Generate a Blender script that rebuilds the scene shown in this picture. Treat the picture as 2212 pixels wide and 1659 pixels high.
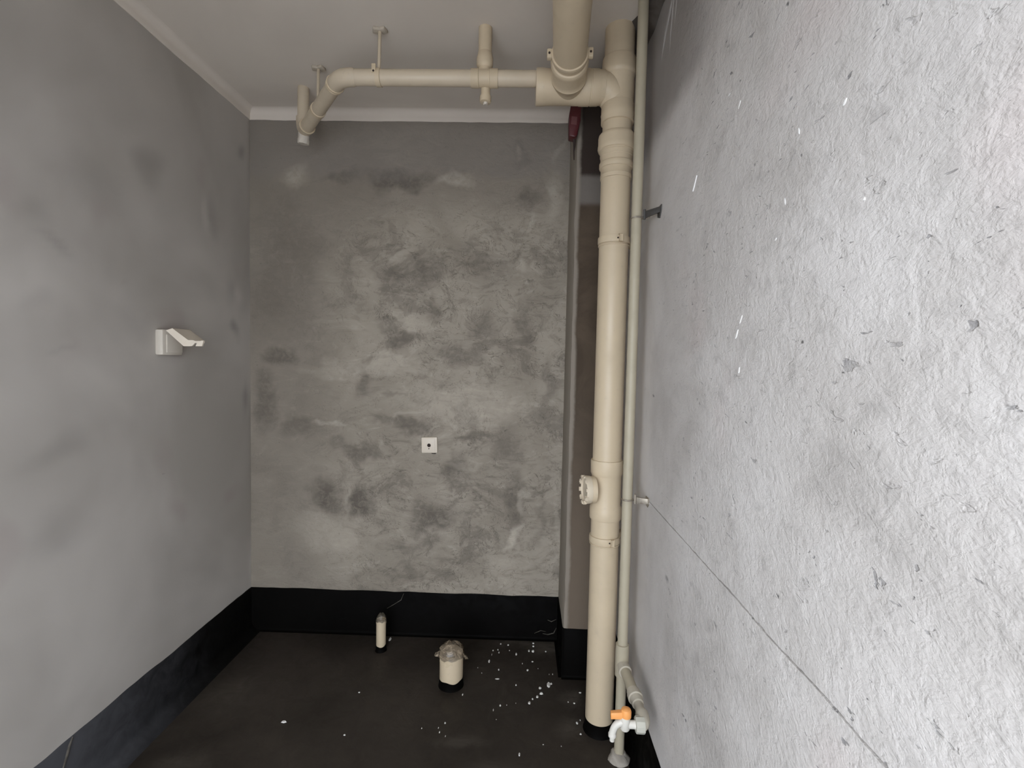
import bpy, bmesh, math, random
import numpy as np
from mathutils import Vector, Matrix, noise

for o in list(bpy.data.objects):
    bpy.data.objects.remove(o, do_unlink=True)
scene = bpy.context.scene
COL = scene.collection

# ------------------------------------------------------------------ camera
F_PX = 1060.65
cam_d = bpy.data.cameras.new('camera')
cam_d.sensor_fit = 'HORIZONTAL'; cam_d.sensor_width = 36.0
cam_d.lens = F_PX / 2212 * 36.0
cam_d.clip_start = 0.02
cam = bpy.data.objects.new('camera', cam_d); COL.objects.link(cam)
yaw, pitch, roll = -0.023, 0.0469, 0.0216
fwd = Vector((math.sin(yaw)*math.cos(pitch), math.cos(yaw)*math.cos(pitch), -math.sin(pitch)))
rgt = Vector((math.cos(yaw), -math.sin(yaw), 0))
dwn = fwd.cross(rgt)
r2 = rgt*math.cos(roll) - dwn*math.sin(roll)
d2 = rgt*math.sin(roll) + dwn*math.cos(roll)
M = Matrix((r2, -d2, -fwd)).transposed().to_4x4()
M.translation = Vector((0, 0, 1.33))
cam.matrix_world = M
scene.camera = cam

# ------------------------------------------------------------------ daylight: an overcast sky seen through the open doorway behind the camera
world = bpy.data.worlds.new('overcast_sky'); scene.world = world
world.use_nodes = True
bg = world.node_tree.nodes['Background']
bg.inputs['Color'].default_value = (0.875, 0.935, 1.03, 1)
bg.inputs['Strength'].default_value = 6.2
DOOR = (-1.05, 0.29, 0.0, 1.96)      # x0, x1, z0, z1 of the opening
NEAR = 0.0                         # inner face of the near wall
scene.cycles.max_bounces = 8; scene.cycles.diffuse_bounces = 4; scene.cycles.glossy_bounces = 2

vs = scene.view_settings
vs.view_transform = 'Standard'; vs.look = 'None'; vs.gamma = 1.0
vs.use_curve_mapping = False
vs.exposure = 0.0

# ------------------------------------------------------------------ measured room (metres, floor z = 0)
XL, XR, YB, ZC = -1.2956, 0.4064, 2.3003, 2.466
XP, YP = 0.1914, 2.0228              # left face and front face of the corner column
SK = 0.21                            # height of the black waterproof upturn
BAND = 0.047                         # white paint brought down from the ceiling

BACK_DARK = [(-0.622, 2.169, 0.135, 0.048, 0.8), (-0.859, 2.145, 0.091, 0.033, 0.5), (-0.504, 2.179, 0.087, 0.039, 0.45), (-0.046, 2.285, 0.043, 0.061, 0.4), (0.022, 2.098, 0.043, 0.048, 0.5), (-0.617, 1.706, 0.108, 0.065, 0.4), (-0.465, 1.73, 0.087, 0.074, 0.5), (-0.163, 1.757, 0.152, 0.087, 0.3), (-0.409, 1.603, 0.03, 0.065, 0.35), (-0.659, 1.49, 0.033, 0.065, 0.3), (-0.286, 1.385, 0.098, 0.065, 0.45), (-0.592, 1.416, 0.076, 0.061, 0.45), (-0.914, 0.658, 0.069, 0.082, 0.75), (-0.751, 0.651, 0.082, 0.082, 0.7), (-0.395, 0.594, 0.113, 0.078, 0.65), (-0.31, 0.819, 0.056, 0.074, 0.6), (-0.06, 0.925, 0.074, 0.095, 0.45), (-0.043, 0.672, 0.048, 0.152, 0.45), (-1.164, 1.316, 0.069, 0.048, 0.55), (-1.22, 1.106, 0.052, 0.152, 0.5), (-1.064, 0.988, 0.091, 0.056, 0.45), (-0.555, 1.008, 0.119, 0.026, 0.55), (-0.214, 0.977, 0.119, 0.022, 0.45), (-0.764, 0.892, 0.091, 0.037, 0.5), (-0.755, 1.205, 0.048, 0.065, 0.5), (-0.585, 1.148, 0.056, 0.013, 0.6), (0.13, 1.203, 0.03, 0.13, 0.35), (-1.12, 1.762, 0.163, 0.369, 0.3), (-0.493, 0.457, 0.13, 0.043, 0.35), (-0.202, 1.499, 0.065, 0.048, 0.35), (-0.007, 1.503, 0.043, 0.098, 0.4), (-0.853, 0.916, 0.054, 0.03, 0.35), (-0.513, 0.287, 0.039, 0.048, 0.4), (0.08, 0.564, 0.022, 0.13, 0.3)]
BACK_LIGHT = [(-1.077, 2.184, 0.069, 0.061, 0.35), (-0.282, 1.139, 0.434, 0.119, 0.3), (-0.723, 1.282, 0.347, 0.039, 0.3), (0.036, 1.972, 0.02, 0.056, 0.7), (-0.04, 0.504, 0.03, 0.065, 0.7), (0.008, 1.791, 0.022, 0.048, 0.6), (-0.342, 1.013, 0.035, 0.013, 0.8), (-0.425, 1.18, 0.061, 0.017, 0.5), (0.129, 2.078, 0.043, 0.098, 0.35), (-0.01, 0.672, 0.022, 0.065, 0.6), (-0.898, 1.015, 0.098, 0.013, 0.6), (-0.591, 1.318, 0.108, 0.022, 0.6), (-0.342, 2.156, 0.108, 0.039, 0.4), (-0.057, 2.285, 0.022, 0.035, 0.6), (-0.506, 1.515, 0.108, 0.054, 0.35), (-0.277, 0.843, 0.087, 0.022, 0.35), (0.169, 0.522, 0.02, 0.195, 0.4), (0.145, 2.287, 0.017, 0.076, 0.6), (-0.818, 0.661, 0.015, 0.087, 0.5), (-0.164, 1.799, 0.098, 0.022, 0.35), (-0.94, 0.488, 0.174, 0.087, 0.25)]
LEFT_DARK = [(1.442, 1.82, 0.099, 0.068, 0.35), (1.677, 1.981, 0.065, 0.063, 0.5), (1.263, 1.663, 0.05, 0.036, 0.3), (1.338, 1.036, 0.103, 0.044, 0.4), (1.579, 1.438, 0.058, 0.052, 0.25), (1.332, 0.807, 0.088, 0.05, 0.3), (1.324, 1.611, 0.062, 0.017, 0.35), (1.558, 1.586, 0.013, 0.006, 0.9), (2.185, 1.427, 0.036, 0.029, 0.7), (2.234, 1.121, 0.026, 0.063, 0.6), (2.152, 1.588, 0.049, 0.081, 0.3), (2.056, 1.903, 0.032, 0.078, 0.3), (2.253, 2.251, 0.034, 0.03, 0.6), (1.304, 1.334, 0.04, 0.01, 0.3), (1.258, 1.471, 0.037, 0.019, 0.25)]
LEFT_LIGHT = [(1.259, 1.495, 0.09, 0.047, 0.25), (1.415, 1.248, 0.209, 0.08, 0.2), (1.503, 0.789, 0.112, 0.071, 0.25), (2.23, 1.577, 0.034, 0.063, 0.4), (2.011, 1.89, 0.027, 0.057, 0.4)]
LEFT_CRACK = [(2.163, 0.892), (1.97, 0.892), (1.858, 0.893), (1.724, 0.895), (1.617, 0.895), (1.559, 0.891)]
FLAKES = [(-0.604, 2.252, 0.0133, 0.0346), (-0.213, 1.889, 0.006, 0.0146), (-0.078, 2.247, 0.0061, 0.0103), (-0.043, 2.24, 0.0081, 0.012), (-0.089, 2.2, 0.007, 0.0099), (-0.083, 2.179, 0.0069, 0.013), (-0.111, 2.193, 0.007, 0.0115), (-0.115, 2.162, 0.0039, 0.0207), (-0.123, 2.112, 0.0077, 0.0259), (-0.036, 2.197, 0.005, 0.0066), (-0.004, 2.17, 0.0098, 0.0209), (0.054, 2.199, 0.011, 0.0132), (0.073, 2.197, 0.013, 0.0181), (0.076, 2.261, 0.0113, 0.0122), (0.074, 2.236, 0.0101, 0.0102), (0.069, 2.119, 0.0096, 0.0077), (0.024, 2.104, 0.0038, 0.0121), (0.046, 2.057, 0.0093, 0.0144), (-0.078, 2.054, 0.0065, 0.013), (-0.08, 1.992, 0.0226, 0.0054), (-0.169, 2.063, 0.0033, 0.0073), (-0.149, 2.028, 0.0037, 0.0056), (-0.002, 1.958, 0.0062, 0.0105), (0.133, 1.965, 0.0152, 0.0395), (0.143, 1.974, 0.0099, 0.0133), (0.096, 1.944, 0.0132, 0.0129), (0.1, 1.911, 0.0147, 0.015), (0.084, 1.892, 0.0112, 0.0147), (0.065, 1.878, 0.0068, 0.0108), (0.052, 1.855, 0.0109, 0.0164), (-0.001, 1.851, 0.0034, 0.0058), (-0.061, 1.835, 0.0092, 0.0126), (-0.036, 1.839, 0.0021, 0.0058), (-0.086, 1.81, 0.0041, 0.0179), (-0.072, 1.76, 0.0032, 0.0042), (-0.258, 1.732, 0.0071, 0.0092), (-0.338, 1.703, 0.0039, 0.0079), (-0.278, 1.708, 0.0023, 0.009), (-0.271, 1.687, 0.0046, 0.0117), (-0.247, 1.671, 0.0027, 0.0095), (0.015, 1.602, 0.0065, 0.0149), (0.204, 1.868, 0.0051, 0.0071), (0.227, 1.862, 0.0084, 0.0083), (0.16, 1.645, 0.003, 0.0055), (0.098, 1.649, 0.0067, 0.0037), (0.257, 1.925, 0.0122, 0.0076), (0.227, 1.757, 0.0104, 0.0116), (0.24, 1.773, 0.004, 0.0075), (0.138, 2.035, 0.0028, 0.0071), (0.153, 2.036, 0.0042, 0.0099), (0.092, 2.071, 0.0028, 0.0044), (0.131, 2.198, 0.008, 0.0082), (0.234, 1.704, 0.0085, 0.0069), (-0.843, 1.707, 0.0193, 0.0124), (-0.602, 1.657, 0.0094, 0.0078), (-0.624, 1.878, 0.0089, 0.0075), (0.015, 1.602, 0.0076, 0.0182)]
WALL_FLECKS = [(0.9789, 1.8398, 0.988, 1.8288, 0.0037), (0.6548, 1.6755, 0.6616, 1.6691, 0.0031), (0.7655, 1.6895, 0.7634, 1.679, 0.0036), (1.2131, 1.7856, 1.2389, 1.7561, 0.004), (0.7964, 1.5958, 0.794, 1.5843, 0.0038), (0.6104, 1.5356, 0.6118, 1.5322, 0.0029), (0.816, 1.5387, 0.8215, 1.5349, 0.0031), (0.9312, 1.4244, 0.9416, 1.4097, 0.0035), (0.9465, 1.3987, 0.957, 1.3817, 0.0045), (0.9334, 1.3273, 0.9363, 1.3159, 0.0026), (1.0296, 1.8806, 1.0407, 1.8792, 0.0029)]
RIGHT_DARK = [(0.825, 1.816, 0.093, 0.035, 0.35), (0.7, 1.762, 0.05, 0.017, 0.35), (0.927, 1.695, 0.071, 0.026, 0.2), (0.623, 1.498, 0.048, 0.018, 0.25), (0.517, 1.48, 0.043, 0.006, 0.3), (0.54, 1.467, 0.025, 0.005, 0.3), (0.739, 1.01, 0.068, 0.042, 0.25), (0.883, 0.858, 0.082, 0.033, 0.2), (0.502, 1.283, 0.041, 0.014, 0.25), (0.598, 1.294, 0.045, 0.023, 0.2), (0.41, 1.119, 0.011, 0.023, 0.4), (0.713, 0.997, 0.064, 0.017, 0.3), (1.333, 0.741, 0.032, 0.019, 0.5), (0.996, 0.796, 0.016, 0.011, 0.5), (0.763, 0.973, 0.012, 0.004, 0.9), (0.727, 1.365, 0.007, 0.006, 0.9), (0.633, 1.325, 0.006, 0.004, 0.9), (0.819, 1.905, 0.009, 0.007, 0.9), (0.504, 1.095, 0.003, 0.003, 0.9), (1.534, 1.231, 0.021, 0.012, 0.7)]
# ------------------------------------------------------------------ helpers
random.seed(7)

def rot_to(axis):
    return Vector((0, 0, 1)).rotation_difference(Vector(axis).normalized()).to_matrix()

def lathe(bm, p0, axis, prof, seg=40, cap=True, wob=0.0):
    """surface of revolution: prof = [(distance along axis, radius)]"""
    R = rot_to(axis); p0 = Vector(p0); rings = []
    for t, r in prof:
        ring = []
        for i in range(seg):
            a = 2*math.pi*i/seg
            rr = r*(1+wob*math.sin(3*a+t*40))
            ring.append(bm.verts.new(p0 + R @ Vector((rr*math.cos(a), rr*math.sin(a), t))))
        rings.append(ring)
    for A, B in zip(rings, rings[1:]):
        for i in range(seg):
            j = (i+1) % seg
            bm.faces.new((A[i], A[j], B[j], B[i]))
    if cap:
        bm.faces.new(list(reversed(rings[0]))); bm.faces.new(rings[-1])

def sweep(bm, pts, rad, seg=28, cap=True):
    pts = [Vector(p) for p in pts]; n = len(pts)
    if not isinstance(rad, (list, tuple)): rad = [rad]*n
    tang = [(pts[min(i+1, n-1)]-pts[max(i-1, 0)]).normalized() for i in range(n)]
    ref = tang[0].orthogonal().normalized(); rings = []
    for i in range(n):
        ref = (ref - tang[i]*ref.dot(tang[i])).normalized()
        b = tang[i].cross(ref)
        rings.append([bm.verts.new(pts[i] + (ref*math.cos(2*math.pi*k/seg)+b*math.sin(2*math.pi*k/seg))*rad[i]) for k in range(seg)])
    for A, B in zip(rings, rings[1:]):
        for k in range(seg):
            j = (k+1) % seg
            bm.faces.new((A[k], A[j], B[j], B[k]))
    if cap:
        bm.faces.new(list(reversed(rings[0]))); bm.faces.new(rings[-1])

def arc(p0, p1, p2, n=10):
    """quadratic bend from p0 to p2 with its corner at p1"""
    p0, p1, p2 = Vector(p0), Vector(p1), Vector(p2)
    return [p0*(1-t)**2 + p1*2*t*(1-t) + p2*t*t for t in [i/n for i in range(n+1)]]

def box(bm, lo, hi, bev=0.0, rot=None, seg=2):
    lo, hi = Vector(lo), Vector(hi); c = (lo+hi)/2; s = hi-lo
    v = bmesh.ops.create_cube(bm, size=1)['verts']
    for q in v:
        p = Vector((q.co.x*s.x, q.co.y*s.y, q.co.z*s.z))
        if rot: p = rot @ p
        q.co = c + p
    if bev:
        es = list({e for q in v for e in q.link_edges})
        bmesh.ops.bevel(bm, geom=es, offset=bev, segments=seg, affect='EDGES', profile=0.5)

def prism(bm, poly, ext, bev=0.0):
    ext = Vector(ext); A = [bm.verts.new(Vector(p)) for p in poly]; B = [bm.verts.new(Vector(p)+ext) for p in poly]
    fs = [bm.faces.new(list(reversed(A))), bm.faces.new(B)]
    n = len(poly)
    for i in range(n):
        j = (i+1) % n
        fs.append(bm.faces.new((A[i], A[j], B[j], B[i])))
    if bev:
        bmesh.ops.bevel(bm, geom=list({e for f in fs for e in f.edges}), offset=bev, segments=2, affect='EDGES', profile=0.5)

def torus(bm, c, axis, R, r, seg=40, tube=10):
    Rm = rot_to(axis); c = Vector(c); rings = []
    for i in range(seg):
        a = 2*math.pi*i/seg; ring = []
        for k in range(tube):
            b = 2*math.pi*k/tube
            ring.append(bm.verts.new(c + Rm @ Vector(((R+r*math.cos(b))*math.cos(a), (R+r*math.cos(b))*math.sin(a), r*math.sin(b)))))
        rings.append(ring)
    for i in range(seg):
        A, B = rings[i], rings[(i+1) % seg]
        for k in range(tube):
            j = (k+1) % tube
            bm.faces.new((A[k], B[k], B[j], A[j]))

def B(fn, *a, **k):
    bm = bmesh.new(); fn(bm, *a, **k); return bm

ORIGIN = {}
def link(name, bm, mat, parent=None, origin=(0, 0, 0), sharp=35, smooth=True):
    """one mesh object; vertices are given in world metres"""
    bmesh.ops.recalc_face_normals(bm, faces=bm.faces)
    lim = math.radians(sharp)
    for f in bm.faces: f.smooth = smooth
    for e in bm.edges:
        if len(e.link_faces) == 2 and e.calc_face_angle(0) > lim: e.smooth = False
    L = Vector(ORIGIN[parent.name]) if parent else Vector(origin)
    for v in bm.verts: v.co -= L
    me = bpy.data.meshes.new(name); bm.to_mesh(me); bm.free()
    me.materials.append(mat)
    o = bpy.data.objects.new(name, me); COL.objects.link(o)
    if parent: o.parent = parent
    else: o.location = L
    ORIGIN[o.name] = L
    return o

def tag(o, label, cat, group=None):
    o['label'] = label; o['category'] = cat
    if group: o['group'] = group
    return o

def thing(name, label, cat, loc, group=None):
    o = bpy.data.objects.new(name, None); COL.objects.link(o)
    o.location = loc; o.empty_display_size = 0.05
    ORIGIN[o.name] = Vector(loc)
    return tag(o, label, cat, group)

def struct(name, bm, mat, label=None, **k):
    o = link(name, bm, mat, **k); o['kind'] = 'structure'
    if label: o['label'] = label
    return o

# ------------------------------------------------------------------ materials
class NT:
    def __init__(self, name):
        self.m = bpy.data.materials.new(name); self.m.use_nodes = True
        self.t = self.m.node_tree; self.bsdf = self.t.nodes['Principled BSDF']
        self.obj = None
    def n(self, kind, **props):
        q = self.t.nodes.new(kind)
        for k, v in props.items(): setattr(q, k, v)
        return q
    def lk(self, a, b): self.t.links.new(a, b)
    def coord(self):
        if not self.obj: self.obj = self.n('ShaderNodeTexCoord').outputs['Object']
        return self.obj
    def mapping(self, vec, scale=(1, 1, 1), loc=(0, 0, 0), rot=(0, 0, 0)):
        q = self.n('ShaderNodeMapping'); self.lk(vec, q.inputs['Vector'])
        q.inputs['Scale'].default_value = scale; q.inputs['Location'].default_value = loc; q.inputs['Rotation'].default_value = rot
        return q.outputs['Vector']
    def noise(self, scale, detail=4, rough=.55, dist=0., vec=None):
        q = self.n('ShaderNodeTexNoise'); self.lk(vec or self.coord(), q.inputs['Vector'])
        q.inputs['Scale'].default_value = scale; q.inputs['Detail'].default_value = detail
        q.inputs['Roughness'].default_value = rough; q.inputs['Distortion'].default_value = dist
        return q
    def math(self, op, a, b=None, clamp=False):
        q = self.n('ShaderNodeMath', operation=op, use_clamp=clamp)
        for i, x in enumerate((a, b)):
            if x is None: continue
            if isinstance(x, (int, float)): q.inputs[i].default_value = x
            else: self.lk(x, q.inputs[i])
        return q.outputs[0]
    def mapr(self, x, a, b, c, d, smooth=True):
        q = self.n('ShaderNodeMapRange', interpolation_type='SMOOTHSTEP' if smooth else 'LINEAR')
        self.lk(x, q.inputs['Value'])
        for i, v in zip(('From Min', 'From Max', 'To Min', 'To Max'), (a, b, c, d)): q.inputs[i].default_value = v
        return q.outputs['Result']
    def mix(self, fac, a, b, blend='MIX'):
        q = self.n('ShaderNodeMix', data_type='RGBA', blend_type=blend)
        for i, x in ((0, fac), (6, a), (7, b)):
            if isinstance(x, (int, float)): q.inputs[i].default_value = x
            elif isinstance(x, (tuple, list)): q.inputs[i].default_value = (*x[:3], 1)
            else: self.lk(x, q.inputs[i])
        return q.outputs[2]
    def vadd(self, v, nz, amt):
        s = self.n('ShaderNodeVectorMath', operation='SUBTRACT'); self.lk(nz, s.inputs[0]); s.inputs[1].default_value = (.5, .5, .5)
        k = self.n('ShaderNodeVectorMath', operation='SCALE'); self.lk(s.outputs[0], k.inputs[0]); k.inputs['Scale'].default_value = amt
        a = self.n('ShaderNodeVectorMath', operation='ADD'); self.lk(v, a.inputs[0]); self.lk(k.outputs[0], a.inputs[1])
        return a.outputs[0]
    def blobs(self, vec, lst, plane, e0=1.45, e1=.3):
        """patches with soft edges, (a, z, ra, rz, strength); plane 'x' = wall along x, 'y' = wall along y"""
        acc = None
        for a, z, ra, rz, s in lst:
            sub = self.n('ShaderNodeVectorMath', operation='SUBTRACT'); self.lk(vec, sub.inputs[0])
            sub.inputs[1].default_value = {'x': (a, 0, z), 'y': (0, a, z), 'f': (a, z, 0)}[plane]
            mul = self.n('ShaderNodeVectorMath', operation='MULTIPLY'); self.lk(sub.outputs[0], mul.inputs[0])
            mul.inputs[1].default_value = {'x': (1/ra, 0, 1/rz), 'y': (0, 1/ra, 1/rz), 'f': (1/ra, 1/rz, 0)}[plane]
            ln = self.n('ShaderNodeVectorMath', operation='LENGTH'); self.lk(mul.outputs[0], ln.inputs[0])
            m = self.mapr(ln.outputs['Value'], e0, e1, 0, s)
            acc = m if acc is None else self.math('MAXIMUM', acc, m)
        return acc
    def vadd_z(self, v):
        s = self.n('ShaderNodeSeparateXYZ'); self.lk(v, s.inputs[0]); return s.outputs['Z']
    def vadd_y(self, v):
        s = self.n('ShaderNodeSeparateXYZ'); self.lk(v, s.inputs[0]); return s.outputs['Y']
    def attr(self, name):
        q = self.n('ShaderNodeAttribute'); q.attribute_name = name
        s = self.n('ShaderNodeSeparateColor'); self.lk(q.outputs['Color'], s.inputs[0])
        return s.outputs[0], s.outputs[1]
    def bump(self, h, strength=.3, dist=.01, prev=None):
        q = self.n('ShaderNodeBump'); self.lk(h, q.inputs['Height'])
        q.inputs['Strength'].default_value = strength; q.inputs['Distance'].default_value = dist
        if prev: self.lk(prev, q.inputs['Normal'])
        self.lk(q.outputs['Normal'], self.bsdf.inputs['Normal'])
        return q.outputs['Normal']
    def color(self, c):
        i = self.bsdf.inputs['Base Color']
        if isinstance(c, tuple): i.default_value = (*c[:3], 1)
        else: self.lk(c, i)
    def rough(self, r, spec=None):
        i = self.bsdf.inputs['Roughness']
        if isinstance(r, (int, float)): i.default_value = r
        else: self.lk(r, i)
        if spec is not None: self.bsdf.inputs['Specular IOR Level'].default_value = spec

def stain_attr(o, dark, light, plane, warp, e0, e1):
    """patches of older and newer plaster, stored on the wall's own vertices (R darker, G lighter)"""
    me = o.data; n = len(me.vertices); co = np.empty(n*3, np.float32); me.vertices.foreach_get('co', co); co = co.reshape(n, 3)
    if warp:
        off = np.zeros((n, 3), np.float32)
        for sc, amt in warp:
            for ax, sh in ((0, 11.3), (1, 47.9), (2, 83.1)):
                off[:, ax] += np.array([noise.noise(Vector((x*sc+sh, y*sc, z*sc-sh))) for x, y, z in co.tolist()], np.float32)*amt
        co = co + off
    A, Z = co[:, 0 if plane == 'x' else 1], co[:, 2]; col = np.zeros((n, 4), np.float32); col[:, 3] = 1
    for ch, lst in ((0, dark), (1, light)):
        for a, z, ra, rz, s in lst:
            t = np.clip((e0 - np.sqrt(((A-a)/ra)**2 + ((Z-z)/rz)**2))/(e0-e1), 0, 1)
            col[:, ch] = np.maximum(col[:, ch], s*t*t*(3-2*t))
    at = me.attributes.new('stain', 'FLOAT_COLOR', 'POINT'); at.data.foreach_set('color', col.ravel())

def plastic(name, col, rough=.38, dirt=.12):
    k = NT(name)
    n1 = k.noise(9, 3, .6); n2 = k.noise(55, 2, .6)
    f = k.math('MULTIPLY', k.mapr(n1.outputs['Fac'], .42, .75, 0, 1), dirt*1.6)
    c = k.mix(f, col, tuple(x*.62 for x in col))
    c = k.mix(k.mapr(n2.outputs['Fac'], .62, .78, 0, dirt), c, (.30, .27, .22))
    k.color(c); k.rough(k.mapr(n1.outputs['Fac'], .3, .7, rough-.06, rough+.14), .4)
    k.bump(n2.outputs['Fac'], .04, .002)
    return k.m

def cement_back():
    k = NT('trowelled_cement_back'); P = k.coord()
    w = k.noise(5, 3, .6); w2 = k.noise(22, 3, .65)
    V = k.vadd(P, w.outputs['Color'], .17); V = k.vadd(V, w2.outputs['Color'], .085)
    base = k.noise(2.2, 3, .55, .6)
    c = k.mix(k.mapr(base.outputs['Fac'], .3, .7, 0, 1), CB_LO, CB_HI)
    sx = k.n('ShaderNodeSeparateXYZ'); k.lk(V, sx.inputs[0])
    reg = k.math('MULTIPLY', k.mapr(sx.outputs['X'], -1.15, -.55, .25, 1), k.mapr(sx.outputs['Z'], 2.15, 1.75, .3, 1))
    c = k.mix(k.mapr(reg, .75, .2, 0, .6), c, (.205, .176, .143))  # darker skim base; the left corner's shading is painted in with it
    st = k.noise(6, 5, .7, 1.6, vec=k.mapping(P, (1.0, 1, 2.6), rot=(0, .35, 0)))
    # trowelling shows on the right and lower part, the upper left was skimmed smooth
    c = k.mix(k.math('MULTIPLY', k.mapr(st.outputs['Fac'], .50, .66, 0, .38), reg), c, CB_DK)
    c = k.mix(k.math('MULTIPLY', k.mapr(st.outputs['Fac'], .46, .32, 0, .30), reg), c, CB_LT)
    sw = k.noise(3.4, 6, .72, 1.1, vec=k.mapping(k.vadd(P, w.outputs['Color'], .12), (1, 1, 1.35), rot=(0, -.5, 0)))
    c = k.mix(k.math('MULTIPLY', k.mapr(sw.outputs['Fac'], .52, .62, 0, .46), reg), c, CB_DK)
    fold = k.math('ABSOLUTE', k.math('SUBTRACT', k.noise(8, 4, .7, 1.4).outputs['Fac'], .5))
    line = k.math('MULTIPLY', k.math('MULTIPLY', k.mapr(fold, .014, .0, 0, 1), k.mapr(sw.outputs['Fac'], .40, .54, 0, .75)), reg)
    c = k.mix(line, c, CB_DK)
    brk = k.mapr(k.noise(30, 3, .7, .8).outputs['Fac'], .30, .62, .55, 1)
    sd, sl = k.attr('stain')
    d = k.math('MULTIPLY', sd, brk); l = k.math('MULTIPLY', sl, brk)
    c = k.mix(d, c, CB_DK); c = k.mix(l, c, CB_LT)
    beam = k.mapr(k.vadd_z(V), 2.13, 2.21, 0, .45); c = k.mix(beam, c, (.225, .20, .178))   # smoother, darker concrete beam along the top
    sp = k.noise(85, 2, .7); c = k.mix(k.mapr(sp.outputs['Fac'], .69, .76, 0, .55), c, CB_DK)
    k.color(c); k.rough(.8, .25)
    h = k.math('ADD', k.math('MULTIPLY', st.outputs['Fac'], .7), k.math('MULTIPLY', w2.outputs['Fac'], .35))
    h = k.math('ADD', h, k.math('MULTIPLY', k.math('SUBTRACT', sl, sd), .4))
    h = k.math('ADD', h, k.math('MULTIPLY', sw.outputs['Fac'], -.8)); h = k.math('ADD', h, k.math('MULTIPLY', sp.outputs['Fac'], .06))
    k.bump(h, .42, .014)
    return k.m

def cement_left():
    k = NT('smooth_cement_left'); P = k.coord()
    sd, sl = k.attr('stain')
    base = k.noise(1.8, 3, .5, .4)
    c = k.mix(k.mapr(base.outputs['Fac'], .3, .7, 0, 1), CL_LO, CL_HI)
    c = k.mix(k.math('MULTIPLY', sd, .9, True), c, CL_DK); c = k.mix(sl, c, CL_LT)
    pk = k.noise(3.2, 2, .5); c = k.mix(k.mapr(pk.outputs['Fac'], .62, .75, 0, .25), c, (.30, .235, .225))
    fine = k.noise(60, 2, .65)
    k.color(c); k.rough(.75, .3)
    k.bump(k.math('ADD', base.outputs['Fac'], k.math('MULTIPLY', fine.outputs['Fac'], .12)), .22, .012)
    return k.m

def cement_right():
    k = NT('rough_cement_right'); P = k.coord()
    w = k.noise(7, 3, .6); V = k.vadd(P, w.outputs['Color'], .07)
    fine0 = k.noise(60, 2, .65)
    base = k.noise(2.5, 4, .6, .5)
    c = k.mix(k.mapr(base.outputs['Fac'], .3, .7, 0, 1), CR_LO, CR_HI)
    sep = k.n('ShaderNodeSeparateXYZ'); k.lk(P, sep.inputs[0])
    raw = k.mapr(sep.outputs['Y'], 1.62, 1.05, .12, 1)              # the strip by the corner was skimmed smooth
    wob = k.noise(15, 4, .72, .35, vec=k.mapping(P, (1, 1, 1.5), rot=(.6, 0, 0)))
    c = k.mix(k.math('MULTIPLY', k.mapr(wob.outputs['Fac'], .5, .72, 0, .30), raw), c, CR_DK)
    c = k.mix(k.math('MULTIPLY', k.mapr(base.outputs['Fac'], .44, .30, 0, .25), raw), c, CR_DK)
    c = k.mix(k.blobs(k.vadd(P, fine0.outputs['Color'], .02), [(a, z, ra*.5, rz*.5, s) for a, z, ra, rz, s in RIGHT_DARK[12:]], 'y'), c, (.10, .095, .09))
    pk = k.noise(2.1, 3, .5); c = k.mix(k.mapr(pk.outputs['Fac'], .58, .74, 0, .35), c, CR_PK)
    pit = k.noise(46, 3, .6, .5, vec=k.mapping(P, (1, .62, 1.5), rot=(.7, 0, 0)))
    pitm = k.mapr(pit.outputs['Fac'], .655, .70, 0, 1); clus = k.mapr(k.noise(4.5, 3, .6).outputs['Fac'], .42, .62, .08, 1)
    pm = k.math('MULTIPLY', k.math('MULTIPLY', pitm, clus), raw)
    c = k.mix(k.math('MULTIPLY', pm, .75), c, (.17, .165, .165))
    fine = k.noise(120, 3, .7, .4, vec=k.mapping(P, (1, .8, 1.2), rot=(.5, 0, 0)))
    mid = k.noise(34, 3, .65, .8)
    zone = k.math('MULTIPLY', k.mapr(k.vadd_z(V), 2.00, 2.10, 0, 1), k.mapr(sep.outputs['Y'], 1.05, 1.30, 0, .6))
    c = k.mix(zone, c, (.17, .148, .135))                            # darker zone high up towards the corner
    k.color(c); k.rough(.85, .2)
    h = k.math('ADD', k.math('MULTIPLY', wob.outputs['Fac'], .6), k.math('MULTIPLY', mid.outputs['Fac'], .45))
    h = k.math('ADD', k.math('ADD', h, k.math('MULTIPLY', fine.outputs['Fac'], .30)), k.math('MULTIPLY', pitm, -.2))
    q = k.bump(k.math('MULTIPLY', h, raw), .55, .011)
    return k.m

def plain_cement(name, lo, hi, bump=.25, sc=3):
    k = NT(name)
    a = k.noise(sc, 4, .6, .5); b = k.noise(40, 2, .65)
    k.color(k.mix(k.mapr(a.outputs['Fac'], .3, .7, 0, 1), lo, hi)); k.rough(.82, .25)
    k.bump(k.math('ADD', a.outputs['Fac'], k.math('MULTIPLY', b.outputs['Fac'], .25)), bump, .01)
    return k.m

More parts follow.
